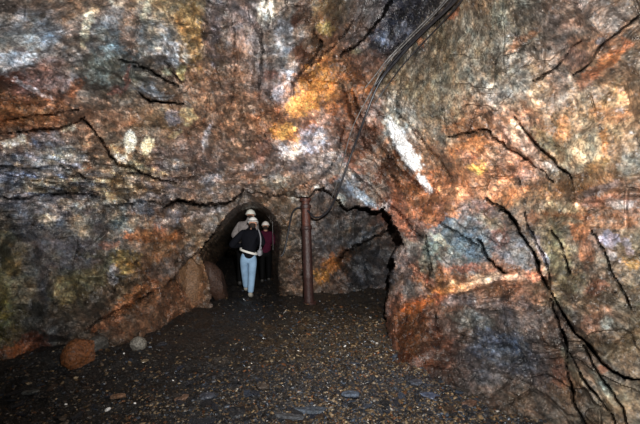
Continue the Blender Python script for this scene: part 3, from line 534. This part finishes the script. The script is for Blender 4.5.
# countable rubble: slate pieces of hand size, shared look
protos = []
for k in range(5):
    o = stone('slate_fragment', None, None, (0, 0, 0), (1, .62, .24), (44 - 3 * k, 46 - 2 * k, 52), 0, 80 + k, True, sub=2); protos.append(o)
pm = [smat(c, .22) for c in [(42,45,53),(34,34,38),(56,64,78),(70,54,42),(52,46,42),(30,32,36)]]
placed = 0
for k in range(2000):
    u = random.uniform(-10, 560); v = random.triangular(325, 436, 400)
    lim = 330 + max(0, 95 - u) * .45
    if v < lim or (u > 385 and v < 372 + (u - 385) * .22) or (u < 230 and v < 375 and random.random() < .8) or (u < 200 and random.random() < .45): continue
    pz = on_floor(u, v)
    if placed < 5: o = protos[placed]
    else: o = protos[placed % 5].copy(); o.data = protos[placed % 5].data.copy() if placed < 30 else protos[placed % 5].data; C.objects.link(o)
    a = random.lognormvariate(math.log(.036), .35)
    o.location = (pz[0], pz[1], pz[2] + a * .12); o.scale = (a * random.uniform(.8, 1.5), a, a * random.uniform(.8, 1.3)); o.rotation_euler = (random.gauss(0, .22), random.gauss(0, .22), random.gauss(.2, .8))
    if placed >= 5 and placed < 30: o.data.materials[0] = pm[placed % 6]
    tag(o, 'hand-sized dark slate fragment lying loose among the floor rubble', 'slate', 'slate fragments strewn over the floor')
    if placed == 29: protos = [ob for ob in C.objects if ob.name.startswith('slate_fragment')]
    if placed >= 30: o.data = protos[placed % len(protos)].data
    placed += 1
    if placed >= 230: break

# ------------------------------------------------------------------ tubes and lathes
def tube(name, pts, r, mat, parent=None, seg=10, smooth=4, caps=True):
    P_ = [Vector(p) for p in pts]
    if smooth > 1:                                      # Catmull-Rom
        Q = []
        for i in range(len(P_) - 1):
            a = P_[max(i - 1, 0)]; b = P_[i]; c = P_[i + 1]; d = P_[min(i + 2, len(P_) - 1)]
            for k in range(smooth):
                t = k / smooth; Q.append(.5 * ((2 * b) + (c - a) * t + (2 * a - 5 * b + 4 * c - d) * t * t + (3 * b - a - 3 * c + d) * t ** 3))
        Q.append(P_[-1]); P_ = Q
    bm = bmesh.new(); rings = []; n = None
    for i, p in enumerate(P_):
        t = (P_[min(i + 1, len(P_) - 1)] - P_[max(i - 1, 0)]).normalized()
        if n is None: n = t.orthogonal().normalized()
        n = (n - t * n.dot(t)).normalized(); b = t.cross(n)
        rr = r(i / (len(P_) - 1)) if callable(r) else r
        rings.append([bm.verts.new(p + (n * math.cos(a) + b * math.sin(a)) * rr) for a in [6.28318 * k / seg for k in range(seg)]])
    for i in range(len(rings) - 1):
        for k in range(seg): bm.faces.new((rings[i][k], rings[i][(k + 1) % seg], rings[i + 1][(k + 1) % seg], rings[i + 1][k]))
    if caps: bm.faces.new(rings[0][::-1]); bm.faces.new(rings[-1])
    me = bpy.data.meshes.new(name); bm.to_mesh(me); bm.free(); me.polygons.foreach_set('use_smooth', np.full(len(me.polygons), True)); me.set_sharp_from_angle(angle=math.radians(50))
    return link(name, me, mat, parent)
def lathe(name, prof, mat, parent=None, seg=28, loc=(0, 0, 0), wob=0):
    bm = bmesh.new(); rs = []
    for j, (r, z) in enumerate(prof):
        rs.append([bm.verts.new((r * math.cos(6.28318 * k / seg) * (1 + wob * math.sin(3 * k + j * 1.7)), r * math.sin(6.28318 * k / seg) * (1 + wob * math.cos(5 * k + j)), z)) for k in range(seg)])
    for i in range(len(rs) - 1):
        for k in range(seg): bm.faces.new((rs[i][k], rs[i][(k + 1) % seg], rs[i + 1][(k + 1) % seg], rs[i + 1][k]))
    bm.faces.new(rs[0][::-1]); bm.faces.new(rs[-1])
    me = bpy.data.meshes.new(name); bm.to_mesh(me); bm.free(); me.polygons.foreach_set('use_smooth', np.full(len(me.polygons), True)); me.set_sharp_from_angle(angle=math.radians(40))
    o = link(name, me, mat, parent); o.location = loc; return o
def simple(name, c, rough=.6, bump=0, bs=60, metal=0, var=0, vs_=20, c2=None):
    m = bpy.data.materials.new(name); m.use_nodes = True; nt = m.node_tree; N = nt.nodes; L = nt.links; b = N['Principled BSDF']
    tc = N.new('ShaderNodeTexCoord')
    n = N.new('ShaderNodeTexNoise'); n.inputs['Scale'].default_value = vs_; n.inputs['Detail'].default_value = 5; L.new(tc.outputs['Object'], n.inputs['Vector'])
    r = N.new('ShaderNodeValToRGB'); a = lin(c); b2 = lin(c2) if c2 else a * (1 - var)
    r.color_ramp.elements[0].position = .35; r.color_ramp.elements[1].position = .65
    r.color_ramp.elements[0].color = (*b2, 1); r.color_ramp.elements[1].color = (*a, 1); L.new(n.outputs[0], r.inputs[0]); L.new(r.outputs[0], b.inputs['Base Color'])
    b.inputs['Roughness'].default_value = rough; b.inputs['Metallic'].default_value = metal
    if rough >= .8: b.inputs['Specular IOR Level'].default_value = .12
    if bump:
        nb = N.new('ShaderNodeTexNoise'); nb.inputs['Scale'].default_value = bs; nb.inputs['Detail'].default_value = 6; L.new(tc.outputs['Object'], nb.inputs['Vector'])
        bp = N.new('ShaderNodeBump'); bp.inputs['Distance'].default_value = bump; L.new(nb.outputs[0], bp.inputs['Height']); L.new(bp.outputs[0], b.inputs['Normal'])
    return m

# ------------------------------------------------------------------ rusty prop
RUST = simple('rust', (60, 36, 31), .5, .012, 30, c2=(46, 28, 26), vs_=9)
RUSTO = simple('rust_bright', (92, 50, 37), .55, .012, 30, c2=(56, 32, 28), vs_=12)
pb = on_floor(309, 303)
post = bpy.data.objects.new('mine_prop', None); C.objects.link(post); post.location = pb
tag(post, 'rust-brown steel pipe prop standing between the floor and the rock brow', 'post')
H = at(305.5, 200, pb[1]).z - pb[2]
lathe('pipe', [(.098, -.08), (.1, .1), (.096, .5), (.1, .52), (.1, .56), (.096, .58), (.096, 1.0), (.096, H - .52)], RUST, post, wob=.012)
lathe('upper_pipe', [(.088, H - .52), (.085, H - .14)], RUSTO, post, wob=.012)
lathe('collar', [(.1, H - .60), (.112, H - .585), (.112, H - .53), (.1, H - .515)], RUST, post)
lathe('collar', [(.09, H - .17), (.108, H - .16), (.108, H - .10), (.09, H - .09)], RUST, post)
lathe('head_plate', [(.075, H - .12), (.08, H - .03), (.11, H - .02), (.115, H + .03), (.1, H + .04)], RUSTO, post, wob=.02)
lathe('foot_plate', [(.14, -.06), (.15, .012), (.135, .03), (.1, .035)], RUST, post, wob=.02)
post.rotation_euler = (0, -math.atan((309 - 305.5) / F * pb[1] / H), 0)

# ------------------------------------------------------------------ cables
RUB = simple('black_rubber', (46, 46, 50), .38, .002, 80, c2=(30, 30, 34))
RUBG = simple('grey_rubber', (120, 118, 116), .45, .002, 80, c2=(70, 68, 68))
fA = rbf(A_CTRL)
GI = (us, vs)
D2g = D2.reshape(NV, NU)
def shell_depth(u, v, r=6):
    """nearest rock distance around a point of the wall, so a cable hangs clear of it"""
    iu = np.where(abs(us - u) < r)[0]; iv = np.where(abs(vs - v) < r)[0]
    return float(D2g[np.ix_(iv, iu)].min())
def run_cable(name, pts, r, mat, label, off=.02, group=None):
    W = []
    for q in pts:
        Y = q[2] if len(q) > 2 else shell_depth(q[0], q[1]) - off
        W.append(at(q[0], q[1], Y))
    o = tube(name, W, r, mat); tag(o, label, 'cable', group); return o
run_cable('hose', [(470,-18),(452,4),(432,23),(411,44),(396,61),(383,77),(374,94),(364,120),(354,147),(345,172),(338,192,5.95),(331,207,6.15),(322,216,6.3),(314,217,6.42),(308,211,6.55),(303,208,6.72),(297,208,6.75),(292,214,6.8),(289,228,6.88),(286,244,6.9),(283,254,6.9),(279,257,6.9)], .019, RUB,
          'thick black hose hanging from the roof, looping round the rusty prop')
run_cable('cable', [(462,-18),(444,4),(424,25),(403,46),(388,62),(379,76),(371,92),(361,110),(352,129),(347,146),(342,164),(336,186,6.05),(331,199,6.3)], .0085, RUBG, 'thin grey cable running beside the hose to the edge of the brow', .035)
run_cable('cable', [(458,-18),(440,6),(420,26),(400,46),(386,61),(377,73),(365,88)], .008, RUBG, 'pale grey cable end splayed out from the black bundle', .05)
run_cable('cable', [(474,-18),(458,5),(439,26),(418,48),(402,66),(390,82),(380,96),(375,103)], .009, RUB, 'short black cable ending low on the right of the bundle', .03)
run_cable('cable', [(466,-20),(448,5),(428,25),(408,44),(392,62),(381,78),(371,90)], .009, RUB, 'short black cable lying along the top of the bundle', .07)
run_cable('cable', [(273,212,8.2),(272.5,225,8.2),(273,240,8.2),(273,250,8.2)], .006, RUBG, 'thin pale wire hanging down inside the tunnel mouth on its right')

# ------------------------------------------------------------------ people
def skin(name, nodes, edges, mat, parent=None, sub=2, root=0):
    me = bpy.data.meshes.new(name); me.from_pydata([n[:3] for n in nodes], edges, []); o = bpy.data.objects.new(name, me); C.objects.link(o)
    md = o.modifiers.new('s', 'SKIN'); md.use_smooth_shade = True
    if not me.skin_vertices: me.skin_vertices.new()
    for i, n in enumerate(nodes):
        r = n[3]; me.skin_vertices[0].data[i].radius = (r, n[4] if len(n) > 4 else r); me.skin_vertices[0].data[i].use_root = (i == root)
    sd = o.modifiers.new('u', 'SUBSURF'); sd.levels = sub; sd.render_levels = sub
    dg = bpy.context.evaluated_depsgraph_get(); ev = o.evaluated_get(dg); m2 = bpy.data.meshes.new_from_object(ev)
    o.modifiers.clear(); o.data = m2; bpy.data.meshes.remove(me); m2.materials.clear(); m2.materials.append(mat)
    if parent is not None: o.parent = parent
    return o
def person(label, loc, rz, S, coat, trous, helm, pose, sole=(40, 38, 36), belt=False, hood=False):
    """stands at loc, faces +Y; pose gives elbows, wrists, knees and ankles of left (-x) and right (+x)"""
    SK = simple('skin', (196, 148, 124), .55); CO = simple('coat_cloth', coat, .85, .006, 30, var=.3); TR = simple('trouser_cloth', trous, .8, .005, 30, var=.22, vs_=8)
    HE = simple('helmet_shell', helm, .3); BL = simple('strap_black', (20, 20, 22), .6); BO = simple('boot_leather', sole, .6, .003)
    hx, lean = pose.get('head', (0, .06)), pose.get('lean', .04)
    hip, che = (0, 0, .94), (hx[0] * .5, lean, 1.34)
    N = [(0, 0, .95, .105, .08), (hx[0] * .25, lean * .5, 1.12, .11, .08), (*che, .125, .085), (hx[0] * .8, lean + .02, 1.46, .052), (hx[0], lean + hx[1], 1.535, .05), (hx[0], lean + hx[1] + .02, 1.60, .078, .09), (hx[0], lean + hx[1] + .02, 1.67, .07, .08)]
    E = [(0, 1), (1, 2), (2, 3), (3, 4), (4, 5), (5, 6)]
    def add(n, p): N.append(n); E.append((p, len(N) - 1)); return len(N) - 1
    add((hx[0], lean + hx[1] + .125, 1.595, .013), 5); add((hx[0] - .085, lean + hx[1] + .01, 1.60, .014), 5); add((hx[0] + .085, lean + hx[1] + .01, 1.60, .014), 5)
    J = {}
    for sx, k in ((-1, 'L'), (1, 'R')):
        sh = (che[0] + sx * .175, lean, 1.405); el, wr = pose['elbow' + k], pose['wrist' + k]
        a = add((*sh, .052), 2); b = add((*el, .038), a); c = add((*wr, .026), b)
        d = Vector(wr) - Vector(el); d.normalize(); side = d.cross(Vector((0, 0, 1))); side = side.normalized() if side.length > .1 else Vector((1, 0, 0)); up = side.cross(d)
        pm_ = Vector(wr) + d * .055; pi = add((*pm_, .028, .018), c)
        for q, (off, ln) in enumerate([(-.03, .062), (-.01, .074), (.01, .07), (.028, .055)]):
            k1 = pm_ + d * .035 + side * off; i1 = add((*k1, .0095), pi); k2 = k1 + d * ln * .6 - up * .015; i2 = add((*k2, .0085), i1); k3 = k2 + d * ln * .25 - up * ln * .45; add((*k3, .007), i2)
        t1 = Vector(wr) + d * .03 - side * .035 * sx - up * .01; i1 = add((*t1, .011), c); add((*(t1 + d * .035 - side * .012 * sx - up * .02), .009), i1)
        kn, an = pose['knee' + k], pose['ankle' + k]
        hpt = (sx * .095, 0, .90); a = add((*hpt, .085), 0); b = add((*kn, .058), a); c = add((*an, .038), b); add((an[0] + sx * .015, an[1] + .14, max(an[2] - .05, .03), .03, .036), c)
        J[k] = (sh, el, wr, hpt, kn, an)
    body = skin('person', N, E, SK); tag(body, label, 'person'); body.location = loc; body.rotation_euler = (0, 0, rz); body.scale = (S, S, S)
    # coat: thicker, one surface with sleeves
    N2 = [(0, 0, .82, .158, .13), (0, 0, .95, .165, .132), (hx[0] * .25, lean * .5, 1.14, .17, .13), (*che, .19, .14), (hx[0] * .7, lean + .01, 1.455, .09, .085), (hx[0] * .9, lean + hx[1] * .5, 1.53, .068, .068)]; E2 = [(0, 1), (1, 2), (2, 3), (3, 4), (4, 5)]
    if hood: N2.append((hx[0], lean + hx[1] - .03, 1.55, .10)); E2.append((5, 6))
    for k in 'LR':
        sh, el, wr, *_ = J[k]; b0 = len(N2)
        mid = Vector(el).lerp(Vector(wr), .5); N2 += [(*sh, .085), (*el, .09), (*mid, .062), (*Vector(el).lerp(Vector(wr), .96), .046)]; E2 += [(3, b0), (b0, b0 + 1), (b0 + 1, b0 + 2), (b0 + 2, b0 + 3)]
    skin('jacket', N2, E2, CO, body, root=2)
    N3 = [(0, 0, 1.04, .13, .105), (0, 0, .88, .14, .118)]; E3 = [(0, 1)]
    for k in 'LR':
        hp, kn, an = J[k][3:]; b0 = len(N3); lo = Vector(kn).lerp(Vector(an), .55); N3 += [(hp[0], hp[1], .80, .108), (*Vector(hp).lerp(Vector(kn), .5), .098), (*kn, .084), (*lo, .076), (*Vector(kn).lerp(Vector(an), .98), .066)]
        E3 += [(1, b0)] + [(b0 + i, b0 + i + 1) for i in range(4)]
    skin('jeans' if trous[2] > trous[0] + 20 else 'trousers', N3, E3, TR, body)
    for k, sx in (('L', -1), ('R', 1)):
        an = Vector(J[k][5]); rise = an.z - .09
        skin('boot', [(*(an + Vector((0, -.01, .05))), .055), (*(an + Vector((0, -.03, -.02))), .055, .052), (*(an + Vector((sx * .012, .07, -.045))), .048, .05), (*(an + Vector((sx * .02, .155, -.055))), .036, .046)], [(0, 1), (1, 2), (2, 3)], BO, body)
    # helmet shell with brim, strap and lamp
    hc = (hx[0], lean + hx[1] + .015, 1.635)
    bm = bmesh.new(); bmesh.ops.create_uvsphere(bm, u_segments=28, v_segments=18, radius=1); bmesh.ops.delete(bm, geom=[v for v in bm.verts if v.co.z < -.15], context='VERTS')
    for v in bm.verts:
        rim = max(0, .12 - v.co.z) / .27; front = max(0, v.co.y); rg = 1 + .03 * (abs(v.co.x) < .22)
        v.co = Vector((v.co.x * .112 * (1 + rim * .22) * rg, v.co.y * .135 * (1 + rim * (.2 + .35 * front)), v.co.z * .125 * rg))
    me = bpy.data.meshes.new('helmet'); bm.to_mesh(me); bm.free(); me.polygons.foreach_set('use_smooth', np.full(len(me.polygons), True))
    he = link('helmet', me, HE, body); he.location = hc; he.rotation_euler = (pose.get('nod', -.12), 0, 0)
    sm_ = he.modifiers.new('t', 'SOLIDIFY'); sm_.thickness = .005
    if belt: st = tube('headlamp_strap', [(math.cos(a) * .115, math.sin(a) * .138, .038 + .022 * math.sin(a)) for a in [6.28318 * k / 24 for k in range(25)]], .007, BL, he, 6, 1, False)
    lathe('headlamp', [(.02, 0), (.026, .01), (.026, .03), (.02, .034)], BL, he, 14, (0, .14, .045)).rotation_euler = (-math.pi / 2, 0, 0)
    skin('hair', [(hx[0] * .9, lean + hx[1] * .5 - .02, 1.50, .066, .066), (hx[0], lean + hx[1] - .035, 1.565, .076, .072), (hx[0], lean + hx[1] - .03, 1.63, .082, .088)], [(0, 1), (1, 2)], simple('hair', (54, 46, 42), .8, .01, 60), body)
    for sx in (-1, 1):
        bm = bmesh.new(); bmesh.ops.create_uvsphere(bm, u_segments=10, v_segments=8, radius=.012); me = bpy.data.meshes.new('eye'); bm.to_mesh(me); bm.free()
        link('eye', me, simple('eye_white', (220, 215, 210), .2), body).location = (hx[0] + sx * .032, lean + hx[1] + .098, 1.61)
    if belt:
        a_ = [6.28318 * k / 30 for k in range(31)]
        bm = bmesh.new(); v0 = []
        for a in a_[:-1]:
            x_, y_ = math.cos(a) * .182, math.sin(a) * .152; zc = 1.005 - x_ * .32
            v0.append([bm.verts.new((x_ * s_, y_ * s_, zc + h_)) for s_, h_ in ((1, -.024), (1.04, -.022), (1.04, .022), (1, .024))])
        for i in range(30):
            for j in range(4): bm.faces.new((v0[i][j], v0[(i + 1) % 30][j], v0[(i + 1) % 30][(j + 1) % 4], v0[i][(j + 1) % 4]))
        me = bpy.data.meshes.new('waist_belt'); bm.to_mesh(me); bm.free(); link('waist_belt', me, simple('belt_white', (225, 222, 215), .6), body)['label'] = 'broad white waist belt'
    return body
def floor_z(x_, y_): return float(floor_h(np.array([x_]), np.array([y_]))[0])
Y1 = 7.2; X1 = (248.5 - CX) / F * Y1
P1_ = person('person seen from behind in black jacket, light blue jeans and white helmet', (X1, Y1, floor_z(X1, Y1) - .0), .05, 1.0, (17, 18, 25), (146, 178, 208), (250, 248, 244),
    dict(head=(.075, .07), lean=.06, nod=-.2, elbowL=(-.38, -.02, 1.13), wristL=(-.13, .30, 1.12), elbowR=(.30, .05, 1.17), wristR=(.12, .3, 1.14), kneeL=(-.10, .13, .50), ankleL=(-.095, .27, .16), kneeR=(.07, .02, .49), ankleR=(.05, -.06, .09)), sole=(150, 146, 136), belt=True)
Y2 = 8.3; X2 = (244.5 - CX) / F * Y2
person('person ahead in grey jacket and white helmet, half hidden by the black jacket', (X2, Y2, floor_z(X2, Y2) + .02), 0, 1.10, (150, 142, 140), (10, 10, 11), (250, 248, 236),
    dict(head=(.11, .07), lean=.06, elbowL=(-.26, .05, 1.14), wristL=(-.2, .28, 1.05), elbowR=(.26, .05, 1.14), wristR=(.18, .28, 1.1), kneeL=(-.09, .02, .50), ankleL=(-.09, -.05, .09), kneeR=(.09, .12, .50), ankleR=(.09, .2, .09)), hood=True)
Y3 = 8.9; X3 = (265.5 - CX) / F * Y3
person('person in maroon jacket and pale helmet, furthest right of the walkers', (X3, Y3, floor_z(X3, Y3)), .15, .95, (70, 18, 40), (7, 7, 8), (250, 240, 232),
    dict(head=(.0, .07), lean=.06, elbowL=(-.22, .05, 1.14), wristL=(-.12, .28, 1.15), elbowR=(.24, .05, 1.14), wristR=(.18, .28, 1.1), kneeL=(-.09, .02, .50), ankleL=(-.09, -.05, .09), kneeR=(.09, .12, .50), ankleR=(.09, .2, .09)))
# satchel on the first walker's right hip
GB = simple('satchel_cloth', (150, 150, 156), .7, .004, 40, var=.3)
bag = bpy.data.objects.new('satchel', None); C.objects.link(bag); bag.location = (X1 + .25, Y1 + .02, P1_.location.z + .98)
tag(bag, 'small grey satchel slung at the right hip of the jeans wearer', 'bag')
bm = bmesh.new(); bmesh.ops.create_cube(bm, size=1)
for v in bm.verts: v.co = Vector((v.co.x * (.09 if v.co.z < 0 else .08), v.co.y * .2, v.co.z * .13))
bmesh.ops.bevel(bm, geom=bm.edges[:], offset=.018, segments=3, affect='EDGES')
me = bpy.data.meshes.new('pouch'); bm.to_mesh(me); bm.free(); link('pouch', me, GB, bag)
tube('strap', [(.0, -.08, .06), (.035, -.13, .2), (.03, -.12, .35), (-.03, -.04, .50), (-.06, .06, .47), (.0, .12, .3), (0, .1, .06)], .014, GB, bag, 8)

# ------------------------------------------------------------------ camera and flash
cam = bpy.data.cameras.new('camera'); co = bpy.data.objects.new('camera', cam); C.objects.link(co)
co.location = (0, 0, CAMZ); co.rotation_euler = (math.pi / 2, 0, 0); cam.sensor_width = 36; cam.lens = F / 640 * 36; cam.shift_y = 10 / 640; cam.clip_start = .05
bpy.context.scene.camera = co
sp = bpy.data.lights.new('flash', 'SPOT'); so = bpy.data.objects.new('flash', sp); C.objects.link(so)
so.location = (.2, -.02, CAMZ + .4); sp.energy = 2150; sp.shadow_soft_size = .022; sp.spot_size = math.radians(138); sp.spot_blend = 1.0; sp.color = (1, .985, .96)
tgt = Vector((.45, 4.0, CAMZ + 1.5)); so.rotation_euler = (tgt - so.location).to_track_quat('-Z', 'Y').to_euler()
w = bpy.data.worlds.new('world'); bpy.context.scene.world = w; w.use_nodes = True; w.node_tree.nodes['Background'].inputs[0].default_value = (0, 0, 0, 1)
vs2 = bpy.context.scene.view_settings; vs2.view_transform = 'Standard'; vs2.look = 'None'; vs2.gamma = 1; vs2.exposure = 0; vs2.use_curve_mapping = False
